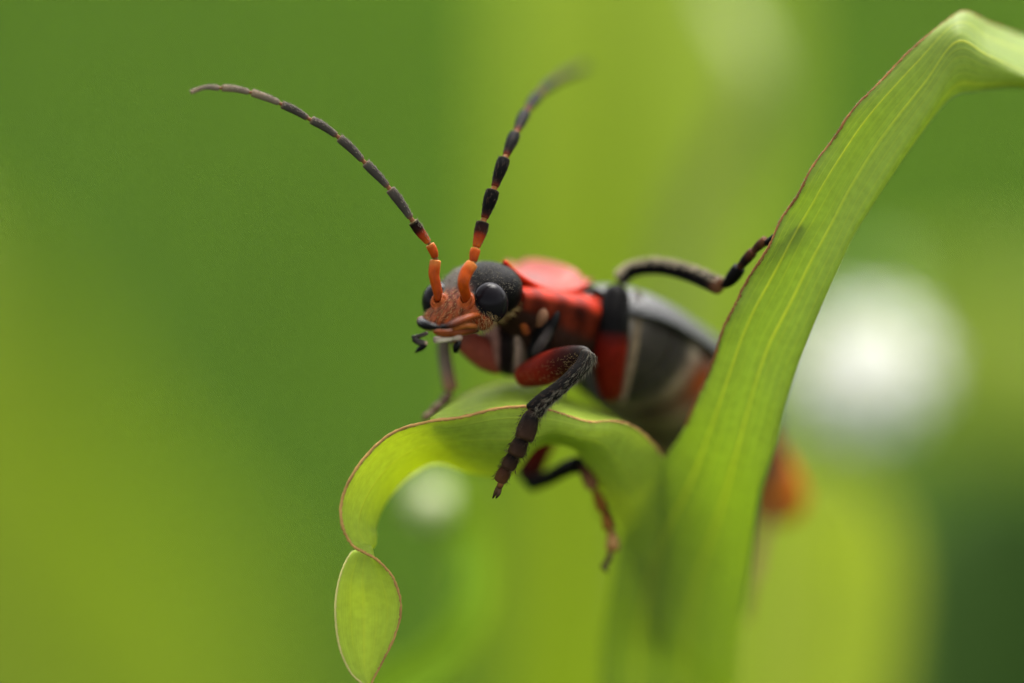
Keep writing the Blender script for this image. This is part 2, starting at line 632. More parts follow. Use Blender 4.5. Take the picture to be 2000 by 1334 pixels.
main_rows = [
    [(2180, 150, 520), (2180, 190, 420), (2180, 230, 330), (2180, 262, 330), (2180, 290, 350)],
    [(2080, 100, 380), (2080, 126, 300), (2080, 172, 225), (2080, 190, 220), (2080, 205, 250)],
    [(2000, 72, 290), (2000, 98, 230), (2000, 142, 150), (2000, 156, 140), (2000, 172, 170)],
    [(1930, 46, 215), (1928, 70, 165), (1926, 108, 95), (1920, 148, 95), (1912, 178, 120)],
    [(1874, 26, 130), (1871, 42, 95), (1868, 82, 60), (1866, 145, 65), (1856, 192, 95)],
    [(1780, 100, 50), (1789, 118, 45), (1806, 160, 50), (1810, 222, 50), (1792, 268, 80)],
    [(1690, 190, 14), (1702, 212, 20), (1725, 262, 40), (1735, 335, 40), (1716, 378, 70)],
    [(1620, 280, 2), (1635, 305, 12), (1661, 362, 40), (1675, 432, 40), (1656, 474, 70)],
    [(1568, 362, 2), (1584, 390, 14), (1620, 440, 40), (1640, 505, 42), (1624, 540, 75)],
    [(1526, 434, 12), (1545, 455, 25), (1585, 505, 50), (1610, 572, 52), (1594, 608, 85)],
    [(1480, 518, 35), (1500, 540, 45), (1545, 588, 70), (1576, 650, 72), (1564, 690, 105)],
    [(1432, 600, 65), (1455, 625, 75), (1503, 672, 95), (1540, 735, 100), (1532, 790, 130)],
    [(1398, 690, 95), (1422, 715, 105), (1473, 762, 125), (1514, 825, 130), (1510, 880, 160)],
    [(1352, 805, 165), (1382, 832, 175), (1440, 885, 195), (1482, 935, 200), (1485, 968, 225)],
    [(1302, 893, 235), (1342, 935, 270), (1408, 1000, 320), (1458, 1055, 330), (1468, 1090, 350)],
    [(1236, 1000, 350), (1285, 1050, 400), (1370, 1120, 450), (1438, 1180, 460), (1453, 1200, 470)],
    [(1198, 1120, 470), (1250, 1170, 530), (1345, 1240, 570), (1425, 1300, 570), (1443, 1320, 580)],
    [(1176, 1340, 620), (1230, 1370, 690), (1330, 1410, 720), (1415, 1450, 710), (1434, 1470, 700)],
    [(1180, 1900, 680), (1230, 1900, 740), (1320, 1920, 760), (1400, 1930, 740), (1425, 1940, 710)],
    [(1235, 2700, 570), (1260, 2700, 610), (1310, 2710, 620), (1360, 2720, 610), (1385, 2720, 580)],
    [(1282, 3600, 390), (1292, 3600, 410), (1305, 3600, 415), (1318, 3600, 410), (1328, 3600, 390)],
]
gq, Fq, uvq = sheet(main_rows, 240, 44)
# gentle waviness of the blade
gu = np.linspace(0, 1, 240)[:, None] * np.ones((1, 44))
gv = np.ones((240, 1)) * np.linspace(0, 1, 44)[None, :]
gq[:, :, 2] += 5 * np.sin(gu * 75 + gv * 5) * (1 - gv) ** 3
gq[:, :, 0] += 2.2 * np.sin(gu * 95) * (1 - gv) ** 6
leaf1 = mesh('leaf', P(gq.reshape(-1, 3)), Fq, M_LEAF, plant, uv=uvq, solid=.006)
leaf1['label'] = 'tall arching green blade with yellow veins and a brown edge'
e0, e1 = 24, 160
rimV, rimF, rt = tube(gq[e0:e1, 0], [3.4, 3, 2.8, 2.8, 2.8, 3, 3.2, 3.5, 3.5], n=220, seg=8, cap=.01, rough=.6)
mesh('leaf_margin', P(rimV), rimF, M_RIM, leaf1)
edge = gq[28:110, 0]
k = rng.integers(0, len(edge) - 1, 420)
f = rng.random(420)[:, None]
roots = edge[k] * (1 - f) + edge[k + 1] * f
hairs('margin_hair', roots, rng.normal(size=(420, 3)) * .7 + np.array([-.8, -.6, -.1]), rng.uniform(3, 8, 420), .75, M_GREYHAIR, leaf1)
r2V, r2F, rt = tube(gq[6:180, -1], [4, 4, 4, 4, 4], n=160, seg=8, cap=.01)
mesh('leaf_margin', P(r2V), r2F, M_STEM, leaf1)

curl_rows = [
    [(1345, 1010, 440), (1330, 1120, 510), (1310, 1210, 590), (1290, 1300, 660)],
    [(1300, 905, 265), (1290, 970, 310), (1265, 1040, 380), (1240, 1100, 470)],
    [(1256, 848, 150), (1240, 895, 165), (1215, 940, 200), (1190, 985, 290)],
    [(1210, 825, 92), (1196, 850, 88), (1172, 878, 110), (1145, 905, 230)],
    [(1150, 824, 68), (1138, 842, 62), (1124, 858, 80), (1112, 872, 180)],
    [(1100, 810, 45), (1087, 832, 40), (1070, 850, 65), (1052, 872, 170)],
    [(1050, 796, 22), (1036, 832, 18), (1018, 872, 40), (1000, 925, 180)],
    [(980, 797, 10), (966, 832, 22), (946, 872, 70), (925, 925, 210)],
    [(900, 815, 0), (888, 842, 30), (872, 872, 95), (855, 905, 220)],
    [(830, 825, -10), (822, 850, 25), (814, 885, 90), (806, 926, 210)],
    [(760, 850, -20), (762, 880, 20), (766, 918, 75), (768, 962, 180)],
    [(700, 910, -30), (713, 935, 5), (730, 962, 50), (746, 994, 140)],
    [(669, 972, -36), (687, 990, -8), (710, 1008, 30), (734, 1030, 100)],
    [(668, 1024, -36), (686, 1034, -12), (710, 1042, 18), (735, 1046, 70)],
    [(688, 1064, -26), (704, 1062, 2), (722, 1064, 30), (730, 1068, 66)],
    [(713, 1080, -18), (725, 1071, 14), (720, 1068, 38), (703, 1074, 56)],
    [(738, 1095, -8), (728, 1096, 22), (705, 1087, 36), (684, 1084, 38)],
    [(768, 1130, 3), (734, 1140, 26), (694, 1134, 28), (664, 1128, 16)],
    [(783, 1184, 8), (742, 1192, 36), (694, 1192, 36), (655, 1188, 0)],
    [(771, 1242, 12), (738, 1250, 36), (697, 1254, 34), (662, 1258, 0)],
    [(745, 1296, 18), (727, 1303, 32), (704, 1308, 28), (684, 1312, 4)],
    [(727, 1332, 22), (722, 1336, 26), (716, 1338, 22), (711, 1340, 12)],
    [(722, 1362, 25), (720, 1363, 26), (718, 1364, 24), (716, 1364, 20)],
]
cq, cF, cuv = sheet(curl_rows, 260, 30)
leaf2 = mesh('leaf', P(cq.reshape(-1, 3)), cF, M_CURL, plant, uv=cuv, solid=.005)
leaf2['label'] = 'yellow green blade curling over and twisting down to a pointed tip'
V, F, t = tube(cq[14:, 0], [2.8, 2.8, 3, 3, 3, 2.8, 2.6, 2.4, 2], n=260, seg=8, cap=.01, rough=.55)
mesh('leaf_margin', P(V), F, M_RIMT, leaf2)
V, F, t = tube(cq[172:, -1], [2.4, 2.4, 2.4, 2], n=120, seg=8, cap=.01, rough=.25)
mesh('leaf_margin', P(V), F, M_RIMG, leaf2)
far = [(842, 824, 20), (872, 800, 120), (905, 775, 215), (950, 757, 270), (1005, 747, 295), (1060, 758, 300), (1120, 785, 290), (1180, 812, 270), (1240, 850, 260), (1296, 902, 260)]
nearr = [(842, 826, 6), (860, 822, 8), (900, 817, 10), (945, 805, 14), (985, 800, 16), (1040, 799, 28), (1100, 813, 52), (1160, 828, 80), (1215, 830, 106), (1290, 900, 236)]
fold_rows = [[n_, tuple(np.array(n_) * .62 + np.array(f_) * .38 + np.array((0, -7, 0))), tuple(np.array(n_) * .28 + np.array(f_) * .72 + np.array((0, -7, 0))), f_] for n_, f_ in zip(nearr, far)]
fq, fF, fuv = sheet(fold_rows, 90, 18)
fold = mesh('leaf_fold', P(fq.reshape(-1, 3)), fF, M_CURL, plant, uv=fuv, solid=.004)
V, F, t = tube(fq[6:, -1], [2.5, 3, 3, 3, 2.5], n=90, seg=8, cap=.01, rough=.3)
mesh('leaf_margin', P(V), F, M_RIM, fold)
stem_to_ground('stem', P((1300, 3450, 405)), plant, .12)
# sheath that joins the curled blade to the base
V, F, t = tube([(1300, 1250, 760), (1290, 1500, 760), (1295, 2300, 680), (1303, 3500, 420)], [40, 50, 40, 40], n=30, seg=12, flat=.35, cap=.02)
mesh('leaf_sheath', P(V), F, M_STEM, plant)

# a blurred curled blade just behind
back_rows = [
    [(1275, 3500, 420), (1285, 3500, 430), (1295, 3500, 420)],
    [(1090, 2500, 540), (1120, 2520, 560), (1150, 2540, 540)],
    [(800, 1700, 660), (840, 1720, 680), (880, 1740, 660)],
    [(690, 1420, 700), (725, 1430, 720), (760, 1440, 700)],
    [(735, 1310, 800), (775, 1340, 830), (800, 1380, 800)],
    [(830, 1250, 950), (858, 1280, 980), (885, 1320, 960)],
    [(890, 1170, 1100), (922, 1190, 1130), (955, 1215, 1120)],
    [(900, 1095, 1250), (932, 1098, 1290), (965, 1105, 1270)],
    [(870, 1040, 1380), (908, 1025, 1400), (945, 1010, 1400)],
    [(810, 1010, 1450), (848, 972, 1400), (885, 940, 1500)],
    [(785, 985, 1560), (805, 950, 1600), (840, 920, 1660)],
]
bq, bF, buv = sheet(back_rows, 110, 14)
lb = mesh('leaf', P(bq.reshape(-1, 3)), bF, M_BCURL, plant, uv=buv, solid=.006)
lb['label'] = 'blurred narrow blade coiling behind the twisted leaf tip'
tq, tF, tuv = sheet([[(804, 1010, 1350), (840, 1022, 1310), (876, 1010, 1350)], [(800, 980, 1340), (840, 984, 1290), (880, 976, 1350)], [(814, 948, 1380), (842, 944, 1350), (870, 946, 1390)]], 12, 10)  # added patch, coloured pale to read as a glint at the bend
tip = mesh('leaf_glint', P(tq.reshape(-1, 3)), tF, M_GLINT, lb, uv=tuv, solid=.006)
tip['label'] = 'pale patch added as the whitish glint on the coiled blade'

# ------------------------------------------------------------------ blurred plants behind
def back_leaf(name, rows, mat, label, cat='leaf', nu=60, nv=12, group=None, stem=True):
    q, F, uv = sheet(rows, nu, nv)
    W = P(q.reshape(-1, 3))
    foot = W[-nv // 2]
    root = empty(name, ground_under(foot))
    tag(root, label, cat, group)
    mesh('blade', W, F, mat, root, uv=uv, solid=.01)
    if stem:
        stem_to_ground('stem', W[-nv // 2 - 1], root, .09)
    return root


back_leaf('broad_leaf', [
    [(1010, -700, 5200), (1130, -720, 5350), (1300, -720, 5200), (1480, -700, 5400)],
    [(985, -300, 4800), (1120, -300, 5000), (1300, -300, 4850), (1520, -300, 5000)],
    [(975, 100, 4500), (1110, 100, 4700), (1300, 100, 4550), (1540, 100, 4700)],
    [(970, 500, 4300), (1100, 500, 4500), (1290, 500, 4350), (1530, 500, 4500)],
    [(960, 900, 4200), (1090, 900, 4400), (1280, 900, 4250), (1500, 900, 4400)],
    [(950, 1334, 4100), (1080, 1334, 4300), (1270, 1334, 4150), (1470, 1334, 4300)],
    [(960, 2000, 4100), (1080, 2000, 4250), (1250, 2000, 4150), (1420, 2000, 4250)],
    [(1120, 3600, 4200), (1150, 3600, 4240), (1200, 3600, 4240), (1240, 3600, 4200)],
], M_BACK, 'wide bright yellow green leaf standing upright, blurred behind the beetle')

back_leaf('narrow_leaf', [
    [(1330, -500, 2700), (1360, -510, 2800), (1390, -500, 2900)],
    [(1370, -60, 2700), (1400, -60, 2800), (1425, -60, 2900)],
    [(1440, 110, 2600), (1470, 120, 2720), (1500, 120, 2850)],
    [(1425, 220, 2600), (1458, 230, 2720), (1492, 240, 2850)],
    [(1360, 330, 2600), (1395, 345, 2720), (1432, 355, 2850)],
    [(1305, 450, 2600), (1338, 460, 2720), (1372, 470, 2850)],
    [(1280, 620, 2700), (1310, 620, 2800), (1340, 620, 2900)],
    [(1250, 1200, 2900), (1275, 1200, 2950), (1300, 1200, 3000)],
    [(1240, 3200, 3000), (1255, 3200, 3010), (1270, 3200, 3000)],
], M_SKYSHEEN, 'narrow twisting leaf coloured pale for reflected sky, blurred in front of the wide leaf')

back_leaf('short_leaf', [
    [(1560, 905, 2900), (1600, 890, 2950), (1650, 900, 3000)],
    [(1500, 980, 2800), (1600, 970, 2950), (1730, 985, 2900)],
    [(1470, 1120, 2750), (1600, 1120, 2950), (1765, 1130, 2850)],
    [(1455, 1334, 2700), (1590, 1334, 2900), (1745, 1334, 2800)],
    [(1450, 1700, 2700), (1570, 1700, 2850), (1690, 1700, 2750)],
    [(1530, 3000, 2800), (1550, 3000, 2820), (1570, 3000, 2800)],
], M_LIME, 'blunt bright leaf under the white flower, blurred')

back_leaf('leaning_leaf', [
    [(-420, 250, 11500), (-300, 330, 11800), (-180, 430, 11500)],
    [(-300, 420, 11200), (-120, 520, 11500), (60, 620, 11200)],
    [(-260, 800, 11000), (-30, 830, 11300), (230, 860, 11000)],
    [(-260, 1334, 10800), (100, 1334, 11100), (560, 1334, 10800)],
    [(-100, 2200, 10600), (200, 2200, 10800), (520, 2200, 10600)],
    [(180, 4000, 10500), (220, 4000, 10520), (260, 4000, 10500)],
], M_OLIVE, 'olive leaf, heavily blurred, on the open side the antenna points to')

back_leaf('arching_leaf', [
    [(1700, 590, 7600), (1710, 690, 7500), (1700, 800, 7400)],
    [(1850, 560, 7500), (1860, 690, 7400), (1850, 830, 7300)],
    [(2030, 560, 7500), (2040, 690, 7350), (2050, 840, 7300)],
    [(2300, 700, 7500), (2280, 820, 7400), (2250, 950, 7300)],
    [(2480, 1200, 7500), (2380, 1250, 7400), (2280, 1300, 7300)],
    [(2440, 3400, 7400), (2420, 3400, 7400), (2400, 3400, 7400)],
], M_OLIVE, 'olive leaf bowing sideways beside the white flower, blurred')

back_leaf('shade_leaf', [  # stands in for deep shade, painted as leaf colour
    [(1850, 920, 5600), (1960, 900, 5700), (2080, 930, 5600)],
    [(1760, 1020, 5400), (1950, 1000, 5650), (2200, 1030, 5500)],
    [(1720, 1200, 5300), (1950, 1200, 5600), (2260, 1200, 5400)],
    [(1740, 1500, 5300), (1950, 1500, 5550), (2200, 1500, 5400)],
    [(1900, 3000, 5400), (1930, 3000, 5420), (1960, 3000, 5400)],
], M_SHADE, 'leaf coloured dark for deep shade, low beside the bright blunt leaf, blurred')

# white flower
FC = P((1680, 712, 3000))
flower = empty('white_flower', ground_under(FC))
tag(flower, 'small white many petalled flower, blurred behind the green blade', 'flower')
fup = unit(np.array([-.15, -.62, .75]))
fx = unit(np.cross(fup, [0, 1, 0]))
fy = np.cross(fup, fx)
for ring, (cnt, Lp, wp, tilt) in enumerate(((12, .180, .068, .05), (10, .145, .062, .35), (7, .10, .05, .8))):
    for i in range(cnt):
        a = 2 * math.pi * (i + .4 * ring) / cnt + rng.uniform(-.06, .06)
        rd = math.cos(a) * fx + math.sin(a) * fy
        sd = np.cross(fup, rd)
        Vp, nn = [], 7
        for s in range(nn):
            q = s / (nn - 1)
            w = wp * math.sin(math.pi * min(.97, .12 + .8 * q)) ** .7
            for c in (-1, 0, 1):
                Vp.append(FC + rd * (.02 + Lp * q) + sd * w * c * .6 + fup * (tilt * Lp * q - .05 * q * q - .012 * (c == 0) + .01 * ring))
        Fp = [(s * 3 + c, s * 3 + c + 1, s * 3 + c + 4, s * 3 + c + 3) for s in range(nn - 1) for c in (0, 1)]
        mesh('petal', np.array(Vp), Fp, M_WHITE, flower, solid=.003)
Vd, Fd, t = tube([FC - fup * .02, FC + fup * .05], [.035, .04], n=6, seg=14, cap=.4)
mesh('flower_centre', Vd, Fd, M_YELLOW, flower)
Vd, Fd, t = tube([FC - fup * .1, FC - fup * .05, FC], [.03, .07, .06], n=8, seg=12, cap=.2)
mesh('calyx', Vd, Fd, M_STEM, flower)
b0 = FC - fup * .08
Vd, Fd, t = tube([b0, b0 + np.array([.1, .4, -1.2]), b0 * .6 + ground_under(FC) * .4, ground_under(FC)], [.028, .03, .04, .06], n=24, seg=8, cap=0)
mesh('stem', Vd, Fd, M_STEM, flower)

# ------------------------------------------------------------------ the beetle
beetle = empty('soldier_beetle', P((1180, 800, 300)))
tag(beetle, 'black and red soldier beetle with long antennae climbing over the curled leaf', 'beetle')

# ---- body: head, thorax and abdomen as one mesh
f_h = unit((-.50, .42, -.76))                       # where the head points
l_h = unit(np.cross((0, -1, 0), f_h) * -1)          # beetle's left: image right, nearer
if l_h[0] < 0:
    l_h = -l_h
u_h = unit(np.cross(f_h, l_h))
if u_h[1] > 0:
    u_h = -u_h
RH = np.stack([l_h, u_h, f_h])


def hp(l, u, f, c=(938, 572, 85)):
    """head coordinates -> photo space"""
    return np.asarray(c, float) + l * l_h + u * u_h + f * f_h


head_parts = [
    # (kind, args, blend, colour)
    ('e', (hp(0, 0, 0), RH, (86, 58, 80)), 0, BLACK),
    ('e', (hp(0, -2, 56), RH, (60, 40, 60)), 16, BROWN),
    ('e', (hp(-6, -4, 88), RH, (66, 25, 36)), 16, BROWN),
    ('e', (hp(-8, -10, 112), RH, (56, 17, 25)), 10, BROWN),
    ('e', (hp(54, -16, 80), RH, (22, 17, 30)), 9, BROWN),
    ('e', (hp(58, -24, 92), RH, (15, 13, 18)), 7, BROWN),
    ('e', (hp(-62, -14, 80), RH, (20, 17, 30)), 9, BROWN),
    ('c', (hp(30, 22, 84), hp(30, 29, 92), 16, 14), 6, DORANGE),
    ('c', (hp(-34, 20, 84), hp(-34, 28, 92), 16, 14), 6, DORANGE),
]
Xh = grid((820, 470, -90), (1060, 700, 220), 2.6)
D = None
best = np.full(Xh.shape[:3], 1e9, np.float32)
for kind, args, kk, colr in head_parts:
    d = sd_ell(Xh, *args) if kind == 'e' else sd_cone(Xh, *args)
    D = d if D is None else smin(D, d, kk)
# antenna pits
for s in (-1, 1):
    D = np.maximum(D, -(sd_cone(Xh, hp(32 * s - 2, 26, 89), hp(32 * s - 2, 42, 106), 10, 11)))
Vh, Fh = surface_nets(D, np.array((820, 470, -90.)), 2.6)
q = (Vh - hp(0, 0, 0)) @ RH.T                          # l, u, f of every vertex
wf = 1 / (1 + np.exp(-(q[:, 2] - 54 - .10 * np.abs(q[:, 0]) - .12 * q[:, 1] + 5 * np.sin(q[:, 0] * .12)) / 4.0))
pit = np.minimum(np.linalg.norm(Vh - hp(30, 24, 90), axis=1), np.linalg.norm(Vh - hp(-34, 24, 90), axis=1))
cf = mixcol(q[:, 1], [(-45, (.04, .006, .002)), (-22, (.13, .020, .004)), (5, (.14, .032, .009)), (40, (.10, .036, .022))])
cf = cf * (1 + .5 * np.sin(q[:, 0] * .35 + 2 * np.sin(q[:, 2] * .1))[:, None] * np.sin(q[:, 2] * .3 + q[:, 1] * .2)[:, None])
wp_ = np.clip(1 - (pit - 10) / 12, 0, 1)[:, None]
cf = cf * (1 - wp_) + np.array(DORANGE) * wp_
eye_d = np.minimum(np.linalg.norm((Vh - hp(58, 0, 50)), axis=1), np.linalg.norm((Vh - hp(-66, 0, 50)), axis=1))
wf = wf * np.clip((eye_d - 44) / 6, 0, 1)
crown = np.exp(-((q[:, 0] + 34) / 30) ** 4)[:, None] * np.clip((q[:, 1] - 15) / 15, 0, 1)[:, None]  # crown greyed in the colour for its hairs and sky sheen
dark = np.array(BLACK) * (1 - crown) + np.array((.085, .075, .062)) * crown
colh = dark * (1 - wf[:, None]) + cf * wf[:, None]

stations = np.array([
    # x, y, d, lateral, vertical
    (985, 588, 125, 62, 46),
    (1035, 600, 165, 78, 56),
    (1085, 618, 215, 92, 70),
    (1130, 632, 275, 108, 84),
    (1185, 655, 345, 132, 104),
    (1255, 708, 460, 146, 112),
    (1330, 775, 600, 150, 108),
    (1405, 850, 740, 124, 92),
    (1475, 920, 870, 86, 72),
    (1525, 975, 970, 54, 52),
    (1545, 1000, 1010, 20, 20)], float)
ST = catmull(stations, 200)
TT = np.linspace(0, 1, 200)


def body_frame(i):
    t = unit(ST[min(i + 1, 199), :3] - ST[max(i - 1, 0), :3])
    l = np.array((.86, .02, -.5))
    l = unit(l - t * (l @ t))
    u = np.cross(t, l)
    if u[1] > 0:
        u = -u
    return t, l, u


seg = 72
Vb, cb = [], []
ang = np.linspace(0, 2 * np.pi, seg, endpoint=False)
for i in range(200):
    t, l, u = body_frame(i)
    tt = TT[i]
    gro = 1.0
    if tt > .42:
        gro = 1 - .10 * max(0, math.cos((tt - .42) * 2 * math.pi * 13)) ** 6
    ca, sa = np.cos(ang), np.sin(ang)
    # flatter above, keeled sides
    rr_l = ST[i, 3] * np.sign(ca) * np.abs(ca) ** .9 * gro
    rr_u = ST[i, 4] * np.sign(sa) * np.abs(sa) ** 1.0 * np.where(sa > 0, .72, 1.0 + .6 * math.exp(-((tt - .16) / .10) ** 2)) * gro
    Vb.append(ST[i, :3] + rr_l[:, None] * l + rr_u[:, None] * u)
    side = np.exp(-((sa + .05) / (.26 if tt > .56 else .4)) ** 2)
    if tt < .30:
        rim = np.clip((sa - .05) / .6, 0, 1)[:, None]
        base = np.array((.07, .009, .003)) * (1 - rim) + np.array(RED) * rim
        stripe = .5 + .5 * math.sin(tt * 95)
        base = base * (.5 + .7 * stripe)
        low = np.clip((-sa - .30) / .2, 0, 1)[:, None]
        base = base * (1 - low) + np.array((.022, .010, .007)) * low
        pitm = np.exp(-((sa - .02) / .26) ** 2 - ((tt - .165) / .018) ** 2)[:, None] + np.exp(-((sa + .2) / .3) ** 2 - ((tt - .225) / .012) ** 2)[:, None]
        base = base * (1 - .9 * np.clip(pitm, 0, 1))
    elif tt < .46:
        base = np.tile(np.array((.035, .029, .026)), (seg, 1))
        lob = np.exp(-((sa - .1) / .35) ** 2 - ((tt - .325) / .028) ** 2)[:, None]
        base = base * (1 - lob) + np.array((.22, .18, .15)) * lob
    else:
        base = np.tile(np.array((.13, .095, .078)), (seg, 1)) * (1 - side[:, None]) + np.array((.30, .07, .012)) * side[:, None] * (tt > .56) \
            + np.array((.30, .24, .20)) * side[:, None] * (tt <= .56)
        band = .5 + .5 * math.cos((tt - .42) * 2 * math.pi * 13)
        base = base * (1 - .7 * band ** 3) * (.6 + .4 * rng.random()) * (1.15 + .35 * np.sin(ang * 7 + tt * 40))[:, None]
        pt = (np.exp(-((sa + .25) / .4) ** 2 - ((tt - .515) / .035) ** 2) * (ca > 0))[:, None]
        base = base * (1 - pt) + np.array((.24, .045, .008)) * pt
        if tt > .74:
            w = min(1, (tt - .74) / .04)
            base = base * (1 - w) + np.array((.52, .13, .018)) * w
    cb.append(base)
Vb = np.array(Vb).reshape(-1, 3)
cb = np.array(cb)
# soften colour borders along the body
for _ in range(3):
    cb[1:-1] = (cb[:-2] + cb[1:-1] * 2 + cb[2:]) / 4
cb = cb.reshape(-1, 3)
Fb = [(i * seg + j, i * seg + (j + 1) % seg, (i + 1) * seg + (j + 1) % seg, (i + 1) * seg + j) for i in range(199) for j in range(seg)]
Fb += [tuple(range(seg))[::-1], tuple(199 * seg + j for j in range(seg))]
def ellipsoid(c, R, r, nu=28, nv=40):
    V, F = [], []
    for i in range(nu + 1):
        a = math.pi * i / nu
        for j in range(nv):
            b = 2 * math.pi * j / nv
            V.append(np.asarray(c) + np.array([math.sin(a) * math.cos(b) * r[0], math.sin(a) * math.sin(b) * r[1], math.cos(a) * r[2]]) @ np.asarray(R))
    for i in range(nu):
        for j in range(nv):
            F.append((i * nv + j, (i + 1) * nv + j, (i + 1) * nv + (j + 1) % nv, i * nv + (j + 1) % nv))
    return np.array(V), F


# breast between the fore legs
Vs, Fs = ellipsoid((1005, 672, 205), np.eye(3), (66, 64, 62), 36, 48)
Vs[:, 2] -= 10 * np.cos((Vs[:, 0] - 1013) * .16)
cs = mixcol(Vs[:, 0], [(950, (.16, .07, .05)), (972, (.15, .07, .055)), (978, (.012, .008, .007)), (1002, (.012, .008, .007)), (1008, (.24, .16, .12)), (1022, (.22, .15, .11)), (1030, (.012, .008, .007)), (1060, (.05, .016, .008))])
nH = len(Vh)
nB = nH + len(Vb)
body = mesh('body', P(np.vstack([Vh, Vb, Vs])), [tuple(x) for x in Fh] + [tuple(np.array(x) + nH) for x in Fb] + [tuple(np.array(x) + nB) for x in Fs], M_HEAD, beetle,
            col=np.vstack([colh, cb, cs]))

# ---- eyes
for s in (1, -1):
    V, F = ellipsoid(hp(53 * s if s > 0 else -64, 2, 49), RH, (35, 41, 38))
    mesh('eye', P(V), F, M_EYE, beetle, col=np.tile((.006, .005, .006), (len(V), 1)))

# ---- antennae
ant_fur = []


def antenna(name_pts, widths, cols, joint):
    root = empty('antenna', P(name_pts[0][0]), beetle)
    ant_fur.append((root, name_pts, widths))
    for i, (pts, (w0, w1), cc) in enumerate(zip(name_pts, widths, cols)):
        V, F, t = tube(pts, [w0, (w0 * .45 + w1 * .55), w1 * .98, w1 * .94], n=20, seg=16, cap=.035)
        mesh('antenna_segment', P(V), F, M_ORANGE if i < 2 else M_BLACK, root, col=mixcol(t, cc))
        if i < len(name_pts) - 1:
            a, b = np.asarray(pts[-1], float), np.asarray(name_pts[i + 1][0], float)
            dd = unit(b - a + 1e-6)
            V, F, t = tube([a - dd * 3, b + dd * 4], [w1 * .5, w1 * .42], n=5, seg=10, cap=.05)
            mesh('antenna_joint', P(V), F, M_ORANGE, root, col=np.tile(joint, (len(V), 1)))
    return root


OR0 = [(0, (.20, .026, .003)), (.8, (.30, .045, .004)), (1, (.42, .14, .03))]
R3 = [(0, (.32, .065, .009)), (.4, (.20, .022, .006)), (.58, (.02, .006, .004)), (.93, BLACK), (1, (.10, .07, .03))]
DK = [(0, (.10, .016, .006)), (.14, (.016, .006, .005)), (.3, BLACK), (.92, BLACK), (1, (.05, .035, .02))]
DL = [(0, (.10, .05, .03)), (.12, (.045, .037, .03)), (.5, (.035, .029, .024)), (.92, (.045, .037, .03)), (1, (.11, .075, .05))]
DT = [(0, (.12, .09, .065)), (.5, (.11, .085, .06)), (1, (.17, .12, .075))]
b_r = hp(30, 24, 89)
antenna([
    [tuple(b_r), (905, 556, -42), (910, 534, -38), (923, 514, -30)],
    [(924, 511, -29), (926, 498, -26), (929, 486, -22)],
    [(930, 483, -21), (937, 458, -14), (943, 434, -6)],
    [(946, 427, -4), (955, 398, 4), (963, 372, 14)],
    [(966, 366, 16), (976, 336, 30), (985, 310, 46)],
    [(988, 305, 50), (997, 283, 72), (1006, 262, 98)],
    [(1009, 257, 106), (1017, 239, 142), (1026, 221, 182)],
    [(1029, 217, 190), (1039, 201, 242), (1051, 187, 296)],
    [(1054, 184, 306), (1067, 171, 370), (1081, 161, 432)],
    [(1085, 158, 444), (1099, 149, 510), (1113, 143, 575)],
    [(1117, 141, 588), (1130, 135, 650), (1143, 130, 710)]],
    [(9.5, 13), (7.5, 10.5), (7.5, 13.5), (7, 14), (7, 13), (6.5, 12), (6.5, 11.5), (6.5, 11), (6.5, 10.5), (6.5, 10), (7, 7)],
    [OR0, OR0, R3] + [DK] * 8, (.16, .06, .015))
b_l = hp(-34, 24, 89)
antenna([
    [tuple(b_l), (849, 545, 22), (848, 530, 22), (851, 507, 22)],
    [(850, 503, 21), (846, 490, 19), (839, 477, 17)],
    [(837, 474, 16), (822, 455, 12), (806, 432, 8)],
    [(802, 426, 7), (782, 396, 4), (761, 369, 0)],
    [(757, 364, 0), (735, 340, -3), (713, 318, -6)],
    [(708, 313, -7), (686, 290, -10), (662, 269, -13)],
    [(657, 265, -14), (632, 247, -18), (607, 234, -22)],
    [(601, 231, -23), (576, 216, -28), (550, 204, -33)],
    [(545, 201, -34), (518, 190, -40), (491, 181, -46)],
    [(486, 180, -47), (460, 174, -54), (433, 172, -60)],
    [(428, 172, -62), (400, 171, -70), (372, 181, -78)]],
    [(9, 11.5), (7, 9.5), (6.5, 10.5), (6.2, 10), (6.2, 9.4), (6.2, 9), (6, 8.6), (6, 8.2), (6, 7.8), (5.8, 7.2), (6, 4.6)],
    [OR0, OR0, R3] + [DL] * 5 + [DT] * 3, (.12, .05, .02))

def ring(c, ax, R_, r_, nu=28, nv=10):
    ax = unit(ax)
    e1 = unit(np.cross(ax, (0, 1, .3)))
    e2 = np.cross(ax, e1)
    V = [np.asarray(c) + (R_ + r_ * math.cos(b)) * (math.cos(a) * e1 + math.sin(a) * e2) + r_ * math.sin(b) * ax
         for a in np.linspace(0, 2 * np.pi, nu, endpoint=False) for b in np.linspace(0, 2 * np.pi, nv, endpoint=False)]
    F = [(i * nv + j, i * nv + (j + 1) % nv, ((i + 1) % nu) * nv + (j + 1) % nv, ((i + 1) % nu) * nv + j) for i in range(nu) for j in range(nv)]
    return np.array(V), F


for c in (b_r, b_l):
    V, F = ring(c + 5 * f_h, .6 * u_h + .8 * f_h, 15, 4)
    mesh('antenna_socket', P(V), F, M_ORANGE, beetle, col=np.tile((.20, .04, .010), (len(V), 1)))


# ---- mouth parts
def part(name, pts, radii, cc, mat, parent=None, n=22, seg=16, flat=1.0, cap=.12):
    V, F, t = tube(pts, radii, n=n, seg=seg, flat=flat, cap=cap)
    c = mixcol(t, cc) if isinstance(cc, list) else np.tile(cc, (len(V), 1))
    return mesh(name, P(V), F, mat, parent or beetle, col=c)


